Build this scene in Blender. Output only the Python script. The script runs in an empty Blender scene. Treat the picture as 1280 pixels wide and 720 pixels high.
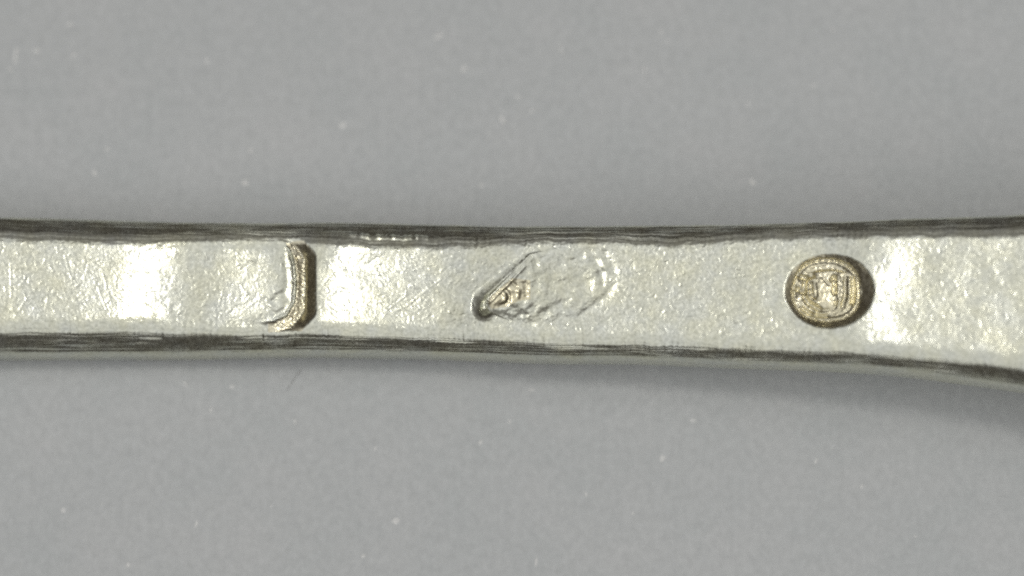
import bpy, math
import numpy as np

# ------------------------------------------------------------------ units
MM = 0.001                      # real size: 1 unit = 1 metre
K = 40.0 / 1280.0 * MM          # one photograph pixel on the handle's face, in metres
TILT = math.radians(10.0)       # the lens leans a little towards the near edge
DIST = 0.200
THICK = 84.0                    # handle thickness, in pixels of K
CT, ST = math.cos(TILT), math.sin(TILT)

scene = bpy.context.scene
col = scene.collection


def gap_at(x):                  # how far the handle's underside stands off the table
    x = np.asarray(x, float)
    return 0.4 + 13.0 * np.clip((x + 560) / 660, 0, 1) ** 2 + 14.0 * np.clip((x - 150) / 600, 0, 1) ** 2 + 74.0 * np.clip((x - 560) / 720, 0, 1.7) ** 1.6 + 14.0 * np.clip((x - 1060) / 400, 0, 1) ** 2


Z0 = (THICK + float(gap_at(640))) * K     # height of the face in the middle of the frame

# ------------------------------------------------------------------ camera
cam_d = bpy.data.cameras.new("camera")
cam = bpy.data.objects.new("camera", cam_d)
col.objects.link(cam)
cam_d.sensor_width = 36.0
cam_d.lens = 36.0 * DIST / (40.0 * MM)
cam_d.clip_start = 0.005
cam_d.clip_end = 10.0
cam.location = (0.0, -DIST * ST, Z0 + DIST * CT)
cam.rotation_euler = (TILT, 0.0, 0.0)
cam_d.dof.use_dof = True
cam_d.dof.focus_distance = DIST
cam_d.dof.aperture_fstop = 16.0
scene.camera = cam

# ------------------------------------------------------------------ world: a dim room
world = bpy.data.worlds.new("World")
scene.world = world
world.use_nodes = True
wb = world.node_tree.nodes["Background"]
wb.inputs["Color"].default_value = (1.0, 0.88, 0.76, 1)
wb.inputs["Strength"].default_value = 0.052


# ------------------------------------------------------------------ lamps
def area(name, loc, size, power, colour):
    d = bpy.data.lights.new(name, 'AREA')
    d.shape = 'DISK'
    d.size = size
    d.energy = power
    d.color = colour
    o = bpy.data.objects.new(name, d)
    col.objects.link(o)
    o.location = loc
    v = np.array(loc) / np.linalg.norm(loc)
    o.rotation_euler = (math.acos(v[2]), 0, math.atan2(v[1], v[0]) + math.pi / 2)
    return o


area("ceiling_softbox", (-0.02, -0.095, 0.44), 0.84, 1.02, (0.985, 0.998, 1.0))
area("added_wide_fill", (0.0, 0.0, 1.0), 3.6, 5.6, (1.0, 0.985, 0.96))  # added wide dim fill, no actual lamp, to soften reflections on the chamfers
area("desk_lamp", (0.105, 0.095, 0.62), 0.092, 0.42, (1.0, 0.965, 0.90))

scene.view_settings.view_transform = 'Standard'
scene.view_settings.look = 'None'
scene.view_settings.exposure = 0.0
scene.view_settings.gamma = 1.0
scene.view_settings.use_curve_mapping = False
scene.render.engine = 'CYCLES'
scene.cycles.max_bounces = 12
scene.cycles.glossy_bounces = 8
scene.cycles.filter_width = 2.1
scene.cycles.use_denoising = False


# ------------------------------------------------------------------ materials
def new_mat(name):
    m = bpy.data.materials.new(name)
    m.use_nodes = True
    nt = m.node_tree
    return m, nt, nt.nodes["Principled BSDF"]


def ramp(nt, src, stops):
    r = nt.nodes.new("ShaderNodeValToRGB")
    e = r.color_ramp.elements
    e[0].position, e[0].color = stops[0][0], (*stops[0][1], 1)
    e[1].position, e[1].color = stops[-1][0], (*stops[-1][1], 1)
    for p, c in stops[1:-1]:
        n = e.new(p)
        n.color = (*c, 1)
    nt.links.new(src, r.inputs[0])
    return r.outputs[0]


def coords(nt, scale):
    tc = nt.nodes.new("ShaderNodeTexCoord")
    mp = nt.nodes.new("ShaderNodeMapping")
    mp.inputs["Scale"].default_value = scale
    nt.links.new(tc.outputs["Object"], mp.inputs["Vector"])
    return mp.outputs["Vector"]


def noise(nt, vec, scale, detail=4.0, rough=0.55):
    n = nt.nodes.new("ShaderNodeTexNoise")
    n.inputs["Scale"].default_value = scale
    n.inputs["Detail"].default_value = detail
    n.inputs["Roughness"].default_value = rough
    nt.links.new(vec, n.inputs["Vector"])
    return n.outputs["Fac"]


def bump(nt, h, strength, dist, prev=None):
    b = nt.nodes.new("ShaderNodeBump")
    b.inputs["Strength"].default_value = strength
    b.inputs["Distance"].default_value = dist
    nt.links.new(h, b.inputs["Height"])
    if prev is not None:
        nt.links.new(prev, b.inputs["Normal"])
    return b.outputs["Normal"]


def silver(name, lo, hi, r_lo, r_hi):
    m, nt, p = new_mat(name)
    v = coords(nt, (1 / K,) * 3)            # texture space in photograph pixels
    p.inputs["Metallic"].default_value = 1.0
    mixc = nt.nodes.new("ShaderNodeMix")
    mixc.data_type, mixc.blend_type = 'RGBA', 'MULTIPLY'
    mixc.inputs[0].default_value = 1.0
    nt.links.new(ramp(nt, noise(nt, v, 0.022, 5, 0.65), [(0.34, (0.95, 0.965, 1.0)), (0.66, (1.0, 0.99, 0.91))]), mixc.inputs[7])
    nt.links.new(ramp(nt, noise(nt, v, 0.24, 5, 0.78), [(0.34, lo), (0.66, hi)]), mixc.inputs[6])
    nt.links.new(mixc.outputs[2], p.inputs["Base Color"])
    mr = nt.nodes.new("ShaderNodeMapRange")
    mr.inputs[1].default_value, mr.inputs[2].default_value = 0.3, 0.7
    mr.inputs[3].default_value, mr.inputs[4].default_value = r_lo, r_hi
    nt.links.new(noise(nt, v, 0.12, 5, 0.6), mr.inputs[0])
    nt.links.new(mr.outputs[0], p.inputs["Roughness"])
    n1 = bump(nt, noise(nt, v, 0.5, 3, 0.6), 0.12, 0.5 * K)
    nt.links.new(n1, p.inputs["Normal"])
    return m


M_SILVER = silver("worn_silver", (0.50, 0.505, 0.435), (0.86, 0.862, 0.76), 0.23, 0.31)
M_MARK = silver("tarnished_silver", (0.58, 0.53, 0.385), (0.92, 0.865, 0.68), 0.20, 0.32)

M_PAPER, nt, p = new_mat("grey_card")
v = coords(nt, (1 / K, 1 / K, 1 / K))
vs = coords(nt, (1 / K, 0.75 / K, 1 / K))
c1 = ramp(nt, noise(nt, vs, 0.10, 8, 0.72), [(0.30, (0.602, 0.620, 0.626)), (0.70, (0.740, 0.760, 0.768))])
c2 = ramp(nt, noise(nt, v, 0.008, 5, 0.6), [(0.3, (0.935, 0.945, 0.945)), (0.7, (1.0, 0.994, 0.992))])
mx = nt.nodes.new("ShaderNodeMix")
mx.data_type = 'RGBA'
mx.blend_type = 'MULTIPLY'
mx.inputs[0].default_value = 1.0
nt.links.new(c1, mx.inputs[6])
nt.links.new(c2, mx.inputs[7])
nt.links.new(mx.outputs[2], p.inputs["Base Color"])
p.inputs["Roughness"].default_value = 0.75
p.inputs["Specular IOR Level"].default_value = 0.25
nt.links.new(bump(nt, noise(nt, vs, 0.16, 5, 0.65), 0.35, 1.2 * K), p.inputs["Normal"])

M_LINT, nt, p = new_mat("pale_lint")
v = coords(nt, (1 / K,) * 3)
nt.links.new(ramp(nt, noise(nt, v, 0.2, 3), [(0.3, (0.82, 0.83, 0.82)), (0.7, (0.94, 0.94, 0.93))]), p.inputs["Base Color"])
p.inputs["Roughness"].default_value = 0.9

M_HAIR, nt, p = new_mat("dark_fibre")
v = coords(nt, (1 / K,) * 3)
nt.links.new(ramp(nt, noise(nt, v, 0.2, 3), [(0.3, (0.40, 0.40, 0.39)), (0.7, (0.5, 0.5, 0.49))]), p.inputs["Base Color"])
p.inputs["Roughness"].default_value = 0.8

M_GREEN, nt, p = new_mat("verdigris")
v = coords(nt, (1 / K,) * 3)
nt.links.new(ramp(nt, noise(nt, v, 0.4, 3), [(0.3, (0.22, 0.27, 0.06)), (0.7, (0.42, 0.46, 0.18))]), p.inputs["Base Color"])
p.inputs["Roughness"].default_value = 0.8

# ------------------------------------------------------------------ table surface
def mesh_obj(name, verts, faces, mat, parent=None, smooth=True):
    me = bpy.data.meshes.new(name)
    verts = np.ascontiguousarray(verts, np.float32)
    faces = np.ascontiguousarray(faces, np.int32)
    n = faces.shape[1]
    me.vertices.add(len(verts))
    me.vertices.foreach_set("co", verts.ravel())
    me.loops.add(faces.size)
    me.loops.foreach_set("vertex_index", faces.ravel())
    me.polygons.add(len(faces))
    me.polygons.foreach_set("loop_start", np.arange(0, faces.size, n, dtype=np.int32))
    me.update(calc_edges=True)
    me.validate()
    if smooth:
        me.polygons.foreach_set("use_smooth", np.ones(len(me.polygons), bool))
    me.materials.append(mat)
    o = bpy.data.objects.new(name, me)
    col.objects.link(o)
    if parent is not None:
        o.parent = parent
    return o


n = 61
g = np.linspace(-0.16, 0.16, n)
gx, gy = np.meshgrid(g, g, indexing='ij')
idx = np.arange(n * n).reshape(n, n)
q = np.stack([idx[:-1, :-1], idx[1:, :-1], idx[1:, 1:], idx[:-1, 1:]], -1).reshape(-1, 4)
table = mesh_obj("table_surface", np.stack([gx, gy, np.zeros_like(gx)], -1).reshape(-1, 3), q, M_PAPER)
table["kind"] = "structure"

# ------------------------------------------------------------------ the handle
rng = np.random.default_rng(7)


def field(nx, ny, lx, ly, band=0.6):
    """random relief, std 1, with wavelength about lx by ly samples"""
    a = rng.standard_normal((nx, ny))
    fx = np.fft.fftfreq(nx)[:, None] * lx
    fy = np.fft.fftfreq(ny)[None, :] * ly
    r = np.sqrt(fx * fx + fy * fy)
    s = np.fft.ifft2(np.fft.fft2(a) * np.exp(-((r - 1) / band) ** 2)).real
    return s / s.std()


def aniso(nx, ny, lx, ly):
    """random relief, std 1, drawn out into streaks lx by ly samples long"""
    a = rng.standard_normal((nx, ny))
    fx = np.fft.fftfreq(nx)[:, None] * lx
    fy = np.fft.fftfreq(ny)[None, :] * ly
    s = np.fft.ifft2(np.fft.fft2(a) * np.exp(-(fx * fx + fy * fy) * 2)).real
    return s / s.std()


def line1(nx, l):
    return field(nx, 1, l, 1, 0.8)[:, 0]


def curve(pts):
    xs, ys = zip(*pts)
    xs, ys = np.array(xs, float), np.array(ys, float)

    def f(x):
        m = np.gradient(ys, xs)
        i = np.clip(np.searchsorted(xs, x) - 1, 0, len(xs) - 2)
        h = xs[i + 1] - xs[i]
        t = (x - xs[i]) / h
        t = np.clip(t, 0, 1)
        return ((1 + 2 * t) * (1 - t) ** 2 * ys[i] + t * (1 - t) ** 2 * h * m[i]
                + t * t * (3 - 2 * t) * ys[i + 1] + t * t * (t - 1) * h * m[i + 1])
    return f


face_top = curve([(-800, 283), (-300, 288), (0, 293), (140, 297), (300, 295), (380, 298), (480, 302), (560, 303), (640, 300),
                  (700, 298), (780, 299), (850, 302), (910, 298), (1000, 294), (1100, 293), (1280, 290), (1500, 278), (2080, 215)])
face_bot = curve([(-800, 420), (-300, 414), (0, 412), (150, 410), (300, 414), (400, 415), (480, 417), (560, 420), (640, 424),
                  (700, 427), (780, 429), (900, 434), (1000, 438), (1100, 443), (1180, 449), (1280, 457), (1500, 485), (2080, 580)])
bev_top = curve([(-800, 22), (0, 22), (130, 23), (300, 18), (480, 24), (560, 23), (640, 17), (780, 16), (850, 20), (910, 16),
                 (1040, 14), (1150, 18), (1280, 22), (2080, 24)])
bev_bot = curve([(-800, 25), (0, 25), (150, 26), (300, 21), (400, 19), (480, 18), (560, 17), (640, 17), (780, 14), (900, 14),
                 (1040, 14), (1150, 15), (1280, 21), (2080, 22)])

xs = np.concatenate([np.arange(-760, -40, 6.0), np.arange(-40, 1321, 1.0), np.arange(1326, 2050, 6.0)])
NX = len(xs)
NF, NB, NS, NU = 138, 28, 24, 5         # rows: face, chamfer, side, underside

tf = np.linspace(0, 1, NF)
ragged_t = 0.6 * line1(NX, 60) + 0.3 * line1(NX, 9)
ragged_b = 0.6 * line1(NX, 65) + 0.3 * line1(NX, 8)
ft = face_top(xs) + ragged_t
fb = face_bot(xs) + ragged_b
X = np.repeat(xs[:, None], NF, 1)
V = ft[:, None] + (fb - ft)[:, None] * tf[None, :]


def sstep(a, b, x):
    t = np.clip((x - a) / (b - a), 0, 1)
    return t * t * (3 - 2 * t)


def dist(pts, closed=False, Xa=None, Va=None):
    Xa = X if Xa is None else Xa
    Va = V if Va is None else Va
    d = np.full(Xa.shape, 1e9)
    P = list(pts) + ([pts[0]] if closed else [])
    for (x0, y0), (x1, y1) in zip(P[:-1], P[1:]):
        L = (x1 - x0) ** 2 + (y1 - y0) ** 2
        t = np.clip(((Xa - x0) * (x1 - x0) + (Va - y0) * (y1 - y0)) / max(L, 1e-9), 0, 1)
        d = np.minimum(d, np.hypot(Xa - x0 - t * (x1 - x0), Va - y0 - t * (y1 - y0)))
    return d


def inside(pts):
    c = np.zeros(X.shape, bool)
    P = list(pts)
    for (x0, y0), (x1, y1) in zip(P, P[1:] + P[:1]):
        if y0 == y1:
            continue
        hit = ((y0 > V) != (y1 > V)) & (X < (x1 - x0) * (V - y0) / (y1 - y0) + x0)
        c ^= hit
    return c


def gauss(d, w):
    return np.exp(-(d / w) ** 2)


warp = 1.0 * field(NX, NF, 22, 22)
warp2 = 0.5 * field(NX, NF, 7, 7)

# --- the face's slow undulation: dents of hammering and of the punches
slope = curve([(-800, 0.0), (0, -0.030), (90, -0.028), (142, -0.035), (176, -0.105), (203, -0.03), (222, 0.03), (300, 0.035), (325, 0.05), (352, 0.085),
               (395, 0.05), (404, 0.01), (418, -0.08), (440, -0.085), (460, -0.045), (490, -0.012), (545, 0.03), (572, 0.085), (610, 0.085), (640, 0.03), (700, 0.01), (800, 0.025),
               (880, 0.026), (980, 0.018), (1085, 0.0), (1102, -0.075), (1134, -0.088), (1160, -0.060), (1200, -0.058), (1300, -0.080), (2080, 0.0)])
# each dent runs slightly aslant, so the profile is read at a sheared station
SX = X + 0.22 * (V - 357) + 3.5 * field(NX, NF, 90, 70)
fine = np.arange(-900, 2200, 1.0)
prof = np.cumsum(slope(fine))
prof -= np.interp(np.linspace(-900, 2200, 9), fine, prof)[4]
H = np.interp(SX, fine, prof)
H -= H[(xs > 0) & (xs < 1280)].mean()
H = np.clip(H, -16, 16)
# crown across the width and softened shoulders
ed = np.minimum(V - ft[:, None], fb[:, None] - V)
e_t, e_b = V - ft[:, None], fb[:, None] - V
H -= 2.3 * np.clip(1 - e_t / 10.0, 0, 1) ** 2 + 4.2 * np.clip(1 - e_b / 17.0, 0, 1) ** 2
H += 0.10 * field(NX, NF, 16, 6) * np.clip(1 - ed / 14.0, 0, 1)
# grain of the worn face: fine relief and thousands of short rubbing strokes in every direction
G = 0.030 * field(NX, NF, 4, 4, 0.6) + 0.020 * field(NX, NF, 9, 8) + 0.05 * field(NX, NF, 34, 30)
i0 = int(np.searchsorted(xs, -38))
for _ in range(9000):
    cx, cv = rng.uniform(-30, 1310), rng.uniform(292, 455)
    a = rng.uniform(0, math.pi)
    L = rng.uniform(1.0, 5.5)
    c0 = i0 + int(cx + 38 - L - 4)
    c1 = c0 + int(2 * L + 9)
    vc = V[min(max(c0, 0), NX - 1)]
    r0, r1 = np.searchsorted(vc, cv - L - 4), np.searchsorted(vc, cv + L + 4)
    c0, c1 = max(c0, 0), min(c1, NX)
    if r1 - r0 < 2 or c1 - c0 < 2:
        continue
    xx, vv_ = X[c0:c1, r0:r1] - cx, V[c0:c1, r0:r1] - cv
    al = xx * math.cos(a) + vv_ * math.sin(a)
    ac = -xx * math.sin(a) + vv_ * math.cos(a)
    G[c0:c1, r0:r1] += rng.normal(0, 0.13) * np.exp(-(ac / 0.95) ** 2 - (al / L) ** 4)

# --- fine scratches
for pts, w, dp in [
    ([(478, 391), (504, 371)], 1.0, 0.45), ([(506, 383), (552, 347)], 1.1, 0.55), ([(520, 370), (556, 340)], 0.9, 0.25),
    ([(540, 385), (549, 377)], 0.9, 0.25), ([(890, 337), (938, 336)], 0.8, 0.3), ([(885, 353), (935, 345), (965, 337)], 0.9, 0.35),
    ([(880, 374), (905, 368)], 0.9, 0.35), ([(935, 360), (958, 353)], 0.8, 0.25), ([(764, 357), (791, 339)], 0.9, 0.6),
    ([(1252, 441), (1268, 428), (1281, 409)], 1.2, 0.6), ([(1224, 398), (1226, 408)], 1.2, 0.5), ([(12, 330), (14, 372)], 1.0, 0.4),
    ([(118, 350), (134, 388)], 0.9, 0.35), ([(80, 318), (92, 360)], 0.9, 0.25), ([(232, 330), (240, 352)], 0.9, 0.3),
    ([(1188, 330), (1210, 372)], 0.8, 0.2), ([(820, 371), (824, 374)], 1.6, 0.8), ([(921, 337), (924, 338)], 1.4, 0.7),
    ([(678, 402), (704, 387)], 0.9, 0.7), ([(674, 398), (700, 383)], 0.9, 0.6), ([(1140, 420), (1170, 380)], 0.8, 0.2),
]:
    d = dist(pts)
    H += 0.42 * sstep(2, 9, ed) * (-dp * gauss(d, w) + 0.35 * dp * gauss(d - 2.2, 1.0))
for i in range(60):
    cx, cv = rng.uniform(-30, 1310), rng.uniform(300, 440)
    a = rng.normal(-0.5, 0.7)
    L = rng.uniform(5, 22)
    d = dist([(cx - L * math.cos(a), cv - L * math.sin(a)), (cx + L * math.cos(a), cv + L * math.sin(a))])
    H -= rng.uniform(0.08, 0.22) * gauss(d, 0.9) * sstep(2, 9, ed)

# --- octagonal punch, driven in deepest at its right end
OCT = [(250, 296), (350, 297), (363, 301), (380, 321), (381, 387), (364, 409), (350, 414), (250, 418)]
Wd = warp * 0.6 + warp2
d_o = dist(OCT[1:7]) + Wd * 0.25
in_o = inside(OCT)
wt = sstep(338, 380, X + 0.0 * V)
vmid = 1 - np.clip(np.abs(V - 356) / 60, 0, 1) ** 8
fl = -5.0 * sstep(262, 372, X) * sstep(-4, 26, ed)
H = np.where(in_o, H + fl, H)
wall = -10.5 * wt * vmid * np.clip(1 - d_o / 15.5, 0, 1) ** 1.1
H = np.where(in_o, H, H + wall)
inner = [(352, 301), (361, 312), (366, 330), (368, 352), (366, 376), (357, 391), (342, 398), (318, 401), (296, 402)]
d_i = dist(inner) + Wd * 0.25
sgn = np.where(inside(inner + [(296, 301)]), -1.0, 1.0)
H += np.where(in_o, -2.6 * gauss(d_i + np.where(sgn > 0, 0, 1.5), 3.2) * sstep(318, 358, X) * sstep(300, 316, V), 0)
H += np.where(in_o & (sgn > 0), (1.0 * gauss(d_i - 3.5, 2.0) - 5.0 * np.clip((d_i - 3) / 10, 0, 1.2)) * sstep(335, 368, X) * vmid, 0)
H += np.where(in_o & (sgn > 0) & (d_i < 20), 0.20 * field(NX, NF, 5, 5) * sstep(325, 358, X), 0)
H += 0.8 * gauss(dist([(341, 374), (345, 368), (353, 364)]) + 0.4 * Wd, 2.8) - 0.6 * gauss(dist([(338, 380), (344, 385), (352, 381)]), 2.8)
H += 0.9 * gauss(dist([(355, 322), (358, 350), (356, 368)]), 4.0) * in_o
panel = sstep(170, 232, X + 3 * warp) * sstep(384, 376, X) * sstep(299, 311, V) * sstep(411, 397, V)
H -= 1.3 * panel

# --- lozenge punch, deep at its left corner and fading out to the right
LOZ = [(606, 378), (612, 366), (662, 317), (700, 309), (742, 311), (771, 334), (766, 352), (728, 394), (690, 408), (640, 402), (612, 390)]
d_l = dist(LOZ, True) + Wd * 0.7
in_l = inside(LOZ)
nl = [(611, 384), (612, 378), (667, 320)]
ex, ev = 664 - 606, 316 - 378
tl = np.clip(((X - 606) * ex + (V - 378) * ev) / (ex * ex + ev * ev), -0.25, 1.2)
ll = math.hypot(ex, ev)
side = ((X - 606) * ev - (V - 378) * ex) / ll           # > 0 beyond the upper-left edge
perp = np.abs(side)
dep = (6.0 + 11.0 * np.clip(1 - tl, 0, 1)) * sstep(1.16, 0.86, tl)
d_t = dist(nl)
w_out = np.maximum(sstep(-2, 2, side), sstep(620, 602, X)) * sstep(408, 382, V)
tip = -2.4 * sstep(600, 648, X) + 2.4 * sstep(655, 725, X)
H = np.where(in_l, H - 0.36 * dep * np.exp(-perp / 26.0) * np.maximum(sstep(-2, 14, d_l), sstep(40, 0, d_t)) + tip * sstep(0, 26, dist([(606, 388), (616, 393), (640, 402), (690, 408), (728, 394), (766, 352)])),
             H - w_out * dep * np.clip(1 - d_t / (3.0 + 1.15 * dep), 0, 1) ** 1.2)
d_n = dist([(611, 373), (640, 343), (663, 319)])
H += np.where(in_l, 1.3 * gauss(d_n - 1.2, 1.5) - 0.9 * gauss(d_n - 4.2, 1.5) * sstep(668, 640, X), 0)
H += np.where(in_l, sstep(0, 9, d_l) * (0.06 * field(NX, NF, 8, 8) + 0.20 * field(NX, NF, 20, 18)), 0)
ring = [(628 + 8.5 * math.cos(a), 371 + 9.5 * math.sin(a)) for a in np.linspace(-1.25, 1.6, 12)]
H += 1.6 * gauss(dist(ring), 2.4) - 0.9 * gauss(dist([(630, 366), (631, 374)]), 2.0)
H += 1.0 * gauss(dist([(614, 376), (622, 368)]), 3.0) + 1.0 * gauss(dist([(640, 352), (646, 358)]), 2.0)
H -= 1.2 * gauss(dist([(648, 362), (648, 370)]), 2.6)
H += 1.0 * gauss(dist([(657, 354), (658, 370)]), 3.0) - 0.6 * gauss(dist([(636, 356), (640, 362)]), 1.8)
H += 1.0 * gauss(dist([(667, 322), (670, 332)]), 4.0)
H += 1.0 * gauss(dist([(676, 394), (700, 380)]), 4.5)
H -= 0.6 * gauss(dist([(704, 328), (712, 333), (722, 329)]), 2.6)
H += 0.8 * gauss(dist([(716, 331), (727, 324), (729, 317)]), 2.4)
H += 0.9 * gauss(dist([(738, 313), (745, 328), (752, 342), (753, 357)]), 3.4) - 0.6 * gauss(dist([(744, 338), (748, 350)]), 3.6)
H += 0.8 * gauss(dist([(755, 318), (764, 328), (768, 340)]), 4.0)
H += 1.1 * gauss(dist([(722, 397), (740, 384), (756, 372), (766, 357)]) + 0.5 * Wd, 4.2) - 0.2 * gauss(dist([(730, 380), (752, 360)]), 5.0)
for bx, by, br, bh in [(690, 350, 6, .7), (680, 362, 5, -.6), (704, 362, 7, .6), (715, 345, 6, -.5), (730, 352, 7, .9), (668, 385, 4, .7),
                       (652, 392, 4, .8), (690, 335, 5, .5), (720, 372, 6, -.6), (640, 386, 5, .6), (664, 405, 3, .6), (708, 318, 5, -.5)]:
    H += 1.0 * bh * gauss(np.hypot(X - bx, V - by) + Wd, 1.35 * br)

# the lozenge is rubbed almost flat away from its tip
Hb = H.copy()
for ax in (0, 1):
    for _ in range(2):
        Hb = (np.roll(Hb, 2, ax) + np.roll(Hb, 1, ax) + Hb + np.roll(Hb, -1, ax) + np.roll(Hb, -2, ax)) / 5.0
rub = 0.8 * sstep(652, 676, X) * sstep(800, 780, X) * sstep(10, 16, ed)
H += (Hb - H) * rub

# --- round punch: moat, disc, letters
ang = np.arctan2((V - 363) / 38.5, (X - 1033) / 42.5)
sq = 1 + 0.018 * np.cos(4 * ang + 0.4) + 0.012 * np.sin(3 * ang)
r_d = (np.abs((X - 1032.5) / 41.5) ** 2.7 + np.abs((V - 363) / 38.0) ** 2.7) ** (1 / 2.7) / sq * 40.0 + 0.2 * Wd       # 40 on the disc's edge
r_m = np.hypot((X - 1035.8) / 56.0, (V - 365.0) / 47.0) * 52.0 + 0.3 * Wd          # 52 on the moat's outer lip
disc = r_d < 40.0
deep = 9.3
t = np.clip((52.0 - r_m) / 14.0, 0, 1)
moat = -deep * t ** 1.05
H = np.where(disc, 0.3 * H - 6.6 + 2.4 * (1 - (r_d / 40) ** 2), H + np.where(r_m < 52, moat, 0))
lip = np.exp(-(np.clip(r_m - 52, 0, None) / 14.0) ** 2) * (r_m >= 52)
H += 1.6 * lip * sstep(-0.4, 0.9, np.cos(ang - 0.35))
rel = np.zeros_like(H)
rel += 2.0 * gauss(r_d - 37.4, 2.0) - 0.9 * gauss(r_d - 33.0, 2.4)
rel += 0.7 * gauss(r_d - 30.5, 1.8) * sstep(0.2, 0.9, np.sin(ang))
for pts, w, dp in [
    ([(999, 344), (1006, 346), (1016, 344)], 1.9, -3.2), ([(1008, 347), (1005, 358), (1006, 372), (1012, 380), (1024, 386)], 2.3, -3.6),
    ([(995, 360), (1004, 365)], 1.6, -2.6), ([(1014, 355), (1014, 366), (1017, 371)], 2.1, -3.2), ([(1019, 356), (1021, 370)], 1.3, -1.6),
    ([(1043, 346), (1043, 366)], 1.9, -3.4), ([(1038, 350), (1043, 345)], 1.4, -2.2), ([(1046, 374), (1043, 385)], 1.5, -2.4),
    ([(1057, 346), (1057, 366), (1053, 384)], 1.7, -2.2), ([(1066.5, 345), (1067, 362), (1065, 378)], 1.7, -2.8),
    ([(1030, 348), (1036, 356)], 1.1, -1.1), ([(1010, 392), (1028, 394), (1050, 389)], 1.5, -2.2), ([(1026, 388), (1040, 387)], 1.6, -2.0),
    ([(1010, 340), (1024, 336), (1040, 335), (1056, 338)], 1.5, -1.8), ([(1003, 385), (1014, 390)], 1.6, -1.8),
    ([(1010, 363), (1011, 352), (1018, 348)], 1.7, 1.5), ([(1010, 365), (1014, 374), (1022, 379)], 1.7, 1.5),
    ([(1048, 346), (1048, 380)], 1.8, 1.4), ([(1062, 347), (1062, 376)], 1.9, 1.3), ([(998, 352), (1001, 356)], 2.0, 1.2),
    ([(997, 372), (1000, 380)], 2.0, 1.2), ([(1022, 341), (1044, 339)], 1.8, 1.0),
]:
    rel += dp * gauss(dist(pts) + 0.2 * Wd, w * 1.4)
core = sstep(20, 9, np.hypot(X - 1029, (V - 363) * 0.8))
rel += 1.0 * core - 0.055 * (X - 1029) * core
rel += 0.15 * field(NX, NF, 6, 6)
H = np.where(disc, H + rel * sstep(40.5, 38.5, r_d), H)

calm = np.maximum(0.85 * sstep(54, 50, r_m), np.where(in_o, 0.0, 0.85 * wt * sstep(22, 17, d_o)))
H += G * (1 - calm) * sstep(0, 8, ed)

# the shoulders are rubbed smooth along their length
Hs = np.pad(H, ((8, 8), (0, 0)), mode='edge')
Hs = np.cumsum(np.vstack([np.zeros((1, NF)), Hs]), 0)
Hs = (Hs[17:] - Hs[:-17]) / 17.0
H = Hs + (H - Hs) * sstep(0, 8, ed)

# --- assemble the closed section, row by row (pixels; z measured up from the table)
ztop = gap_at(xs) + THICK
ymid = 360.0


def to_world(px, pv, z):
    """photograph pixel on a level at height z -> metres"""
    dz = (z * K - Z0)
    s = (DIST - dz * CT) / DIST
    return np.stack([(px - 640.0) * K * s, -((pv - ymid) * K * s) / CT - dz * ST / CT * 0.0, z * K], -1)


rows_v, rows_z, rows_x = [], [], []
zf = ztop[:, None] + H
# profile of chamfer and side: (out, down) in units of chamfer width / pixels
tb = np.linspace(0, 1, NB + 1)[1:]
side_p = np.array([(0, 0), (1.2, 2.0), (2.5, 6), (3.2, 14), (3.3, 26), (3.0, 42), (1.0, 54), (-5.0, 60)], float)
ts = np.linspace(0, 1, NS + 1)[1:]
sp = np.interp(ts * (len(side_p) - 1), np.arange(len(side_p)), side_p[:, 0]), np.interp(ts * (len(side_p) - 1), np.arange(len(side_p)), side_p[:, 1])


def flank(edge_v, edge_z, width, sign, ragged, fall, power):
    low = edge_z.copy()
    for _ in range(3):
        low = np.convolve(np.pad(low, 30, mode='edge'), np.ones(61) / 61, mode='valid')
    he = edge_z - low
    n = NB + NS
    st = (0.55 * aniso(NX, n, 90, 1.0) + 0.20 * aniso(NX, n, 22, 1.0)) * np.clip(0.75 + 0.45 * aniso(NX, n, 60, 12), 0.1, 1.6) + 0.34 * aniso(NX, n, 240, 1.3) * np.clip(0.7 + 0.7 * aniso(NX, n, 120, 9), 0, 2.2)
    wv = np.zeros((NX, n))
    wz = np.zeros((NX, n))
    for j in range(NB):
        a = tb[j]
        wv[:, j] = width * a - sign * ragged * a
        wz[:, j] = width * (fall * a ** power) + he * a
    for j in range(NS):
        wv[:, NB + j] = width - sign * ragged + sp[0][j]
        wz[:, NB + j] = he + width * fall + sp[1][j] * (THICK - width * fall) / 60.0
    amp = np.concatenate([np.minimum(1, tb * 4), np.linspace(1, 0.25, NS)])[None, :]
    nv = np.concatenate([np.full(NB, 0.6), np.full(NS, 0.95)])[None, :]
    nz = np.concatenate([np.full(NB, 0.8), np.full(NS, 0.2)])[None, :]
    st = st * amp * 0.26
    if sign < 0:        # ridge added to the far chamfer's shape to make a glint
        win = sstep(420, 455, xs) * sstep(565, 525, xs) * np.clip(1 + 0.5 * line1(NX, 12), 0, 2)
        st[:, :NB] += 0.9 * win[:, None] * np.exp(-((tb[None, :] - 0.30) / 0.10) ** 2)
    return edge_v[:, None] + sign * (wv + st * nv), edge_z[:, None] - wz + st * nz * (1 - 0.0)


tv, tz = flank(V[:, 0], zf[:, 0], bev_top(xs) * 1.08, -1, ragged_t, 0.60, 1.35)
bv, bz = flank(V[:, -1], zf[:, -1], bev_bot(xs) * 0.93, +1, ragged_b, 0.90, 1.3)
tz = np.maximum(tz, gap_at(xs)[:, None] + 0.05)
bz = np.maximum(bz, gap_at(xs)[:, None] + 0.05)
u = np.linspace(0, 1, NU + 2)[1:-1]
uv = bv[:, -1:] + (tv[:, -1:] - bv[:, -1:]) * u[None, :]
uz = np.repeat((gap_at(xs))[:, None], NU, 1)

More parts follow.
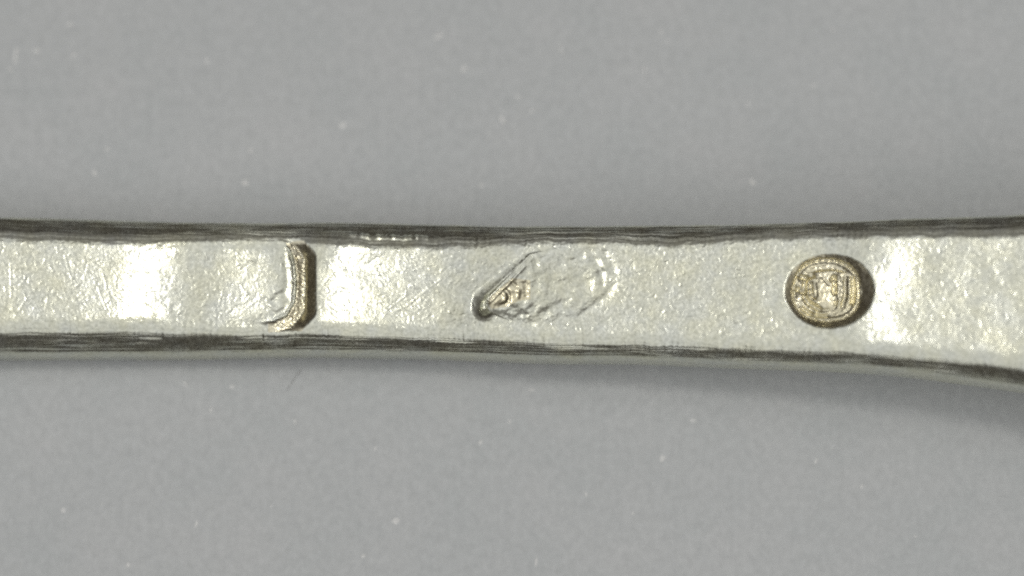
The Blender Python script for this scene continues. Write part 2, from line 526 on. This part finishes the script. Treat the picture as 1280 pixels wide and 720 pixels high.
allv = np.concatenate([tv[:, ::-1], V, bv, uv], 1)
allz = np.concatenate([tz[:, ::-1], zf, bz, uz], 1)
NR = allv.shape[1]
allx = np.repeat(xs[:, None], NR, 1)
# pixel coordinates were read on the picture; undo the lens's lean for points at the face's level
P = to_world(allx, allv, np.repeat(ztop[:, None], NR, 1))
P[..., 2] = allz * K
# points level with the face but at another height than the focus appear shifted along the picture: compensate
P[..., 1] -= (ztop * K - Z0)[:, None] * ST / CT
verts = P.reshape(-1, 3)
vid = np.arange(NX * NR).reshape(NX, NR)
nxt = np.roll(vid, -1, axis=1)
quads = np.stack([vid[:-1], nxt[:-1], nxt[1:], vid[1:]], -1)        # (NX-1, NR, 4)

# region of each face quad: which part it belongs to
reg = np.zeros((NX - 1, NR), int)
f0 = NB + NS


def cell(a):
    return a[:-1, :-1] & a[1:, 1:]


sub = reg[:, f0:f0 + NF - 1]
sub[cell(in_o & (X > 300) & (d_i >= 0))] = 1
sub[cell(in_o & (X > 346 - 12 * sstep(360, 400, V)) & (sgn > 0) & (d_i > 2.0) & (V > 302))] = 2
sub[cell((~in_o) & (wt * vmid > 0.3) & (d_o < 13.5) & (X > 350))] = 2
sub[cell(in_l)] = 3
emb = inside([(609, 376), (612, 370), (640, 346), (664, 350), (664, 374), (650, 376), (632, 384), (614, 386)])
sub[cell(emb)] = 4
sub[cell(r_m < 51.5)] = 5
sub[cell(r_d < 32.0)] = 6


def part(name, mask, mat, parent):
    f = quads[mask]
    used, inv = np.unique(f.ravel(), return_inverse=True)
    return mesh_obj(name, verts[used], inv.reshape(-1, 4), mat, parent)


handle = bpy.data.objects.new("cutlery_handle", None)
col.objects.link(handle)
handle.empty_display_size = 0.005
handle["label"] = "worn silver cutlery handle with three stamped hallmarks lying across the grey surface"
handle["category"] = "cutlery handle"

# closed ends, well outside the picture
stem = part("stem", reg == 0, M_SILVER, handle)
import bmesh
bm = bmesh.new()
bm.from_mesh(stem.data)
ends = [e for e in bm.edges if e.is_boundary and (abs(e.verts[0].co.x - P[0, 0, 0]) < 1e-7 and abs(e.verts[1].co.x - P[0, 0, 0]) < 1e-7)]
bmesh.ops.holes_fill(bm, edges=ends, sides=0)
xe = P[-1, :, 0].max()
ends = [e for e in bm.edges if e.is_boundary and abs(e.verts[0].co.x - xe) < 1e-7 and abs(e.verts[1].co.x - xe) < 1e-7]
bmesh.ops.holes_fill(bm, edges=ends, sides=0)
bm.to_mesh(stem.data)
bm.free()

m1 = part("hallmark", reg == 1, M_SILVER, handle)
m1["label"] = "worn octagonal hallmark struck deepest at its right end"
part("rim", reg == 2, M_MARK, m1)
m2 = part("hallmark", reg == 3, M_SILVER, handle)
m2["label"] = "shallow rubbed lozenge hallmark with a sharp left corner"
part("emblem", reg == 4, M_MARK, m2)
m3 = part("hallmark", reg == 5, M_MARK, handle)
m3["label"] = "round hallmark with raised rim in a dark ring"
part("monogram", reg == 6, M_MARK, m3)

# ------------------------------------------------------------------ lint on the table, a fibre, a green speck
LINT = [(14, 68, 3, 14, .1), (8, 85, 4, 3, 0), (40, 61, 6, 4, .3), (82, 27, 4, 4, 0), (88, 66, 3, 5, .5), (255, 74, 2, 6, .2), (312, 187, 4, 3, .4),
        (305, 228, 6, 4, 0), (116, 216, 3, 6, -.5), (131, 185, 4, 3, 0), (547, 42, 5, 5, .6), (579, 84, 4, 7, .3), (648, 119, 5, 3, .3),
        (628, 148, 3, 8, -.5), (702, 58, 2, 9, -.1), (829, 39, 2, 6, -.6), (836, 48, 3, 3, -.4), (807, 85, 2, 9, -.1), (427, 155, 6, 5, .2),
        (665, 137, 3, 3, 0), (602, 231, 3, 4, .4), (941, 227, 5, 6, -.4), (1045, 34, 3, 3, 0), (83, 636, 4, 5, .2), (291, 483, 4, 4, .5),
        (233, 480, 2, 5, -.6), (265, 512, 2, 6, .3), (370, 526, 3, 4, 0), (248, 653, 2, 5, .3), (341, 631, 2, 2, 0), (496, 649, 6, 5, .4),
        (601, 552, 3, 4, .2), (664, 487, 7, 2, .1), (456, 692, 4, 3, .3), (865, 525, 6, 3, -.6), (827, 572, 5, 6, .2), (732, 616, 2, 5, -.3),
        (670, 700, 2, 8, .1), (637, 526, 2, 4, 0), (165, 703, 3, 4, 0), (1074, 607, 3, 3, 0), (1018, 575, 2, 5, .2), (1140, 668, 2, 2, 0),
        (720, 300, 2, 2, 0), (937, 128, 2, 3, 0), (1180, 140, 2, 2, 0), (1020, 105, 2, 5, .2), (470, 560, 2, 4, .1), (790, 640, 2, 3, .4)]
lv, lf = [], []
for (lx, ly, a, b, sk) in LINT:
    c = to_world(np.array(float(lx)), np.array(float(ly)), np.array(0.0))
    c = c + np.array([0, Z0 * ST / CT, 0])
    m = 9
    i0 = len(lv)
    for j in range(m):
        th = 2 * math.pi * j / m
        rr = rng.uniform(0.55, 1.1)
        dx, dy = a * rr * math.cos(th), b * rr * math.sin(th)
        dx += sk * dy
        lv.append((c[0] + dx * K * 0.9, c[1] + dy * K * 0.9, 0.15 * K))
    lv.append((c[0], c[1], 0.9 * K))
    for j in range(m):
        lf.append((i0 + j, i0 + (j + 1) % m, i0 + m))
lint = mesh_obj("lint", np.array(lv), np.array(lf), M_LINT)
lint["label"] = "pale lint flecks scattered over the grey surface"
lint["category"] = "lint"
lint["kind"] = "stuff"


def tube(name, pts, rad, mat):
    pts = np.array(pts)
    m = 6
    vv, ff = [], []
    for i, pnt in enumerate(pts):
        d = pts[min(i + 1, len(pts) - 1)] - pts[max(i - 1, 0)]
        d = d / np.linalg.norm(d)
        s = np.cross(d, (0, 0, 1.0))
        s /= np.linalg.norm(s)
        uu = np.cross(s, d)
        for j in range(m):
            th = 2 * math.pi * j / m
            vv.append(pnt + rad * (math.cos(th) * s + math.sin(th) * uu))
    for i in range(len(pts) - 1):
        for j in range(m):
            ff.append((i * m + j, i * m + (j + 1) % m, (i + 1) * m + (j + 1) % m, (i + 1) * m + j))
    return mesh_obj(name, np.array(vv), np.array(ff), mat)


off = np.array([0, Z0 * ST / CT, 0])
fp = [to_world(np.array(a), np.array(b), np.array(0.8)) + off for a, b in [(359., 488.), (364., 480.), (370., 471.), (377., 463.)]]
fib = tube("fibre", fp, 0.4 * K, M_HAIR)
fib["label"] = "thin dark fibre on the grey surface just below the octagonal hallmark"
fib["category"] = "fibre"
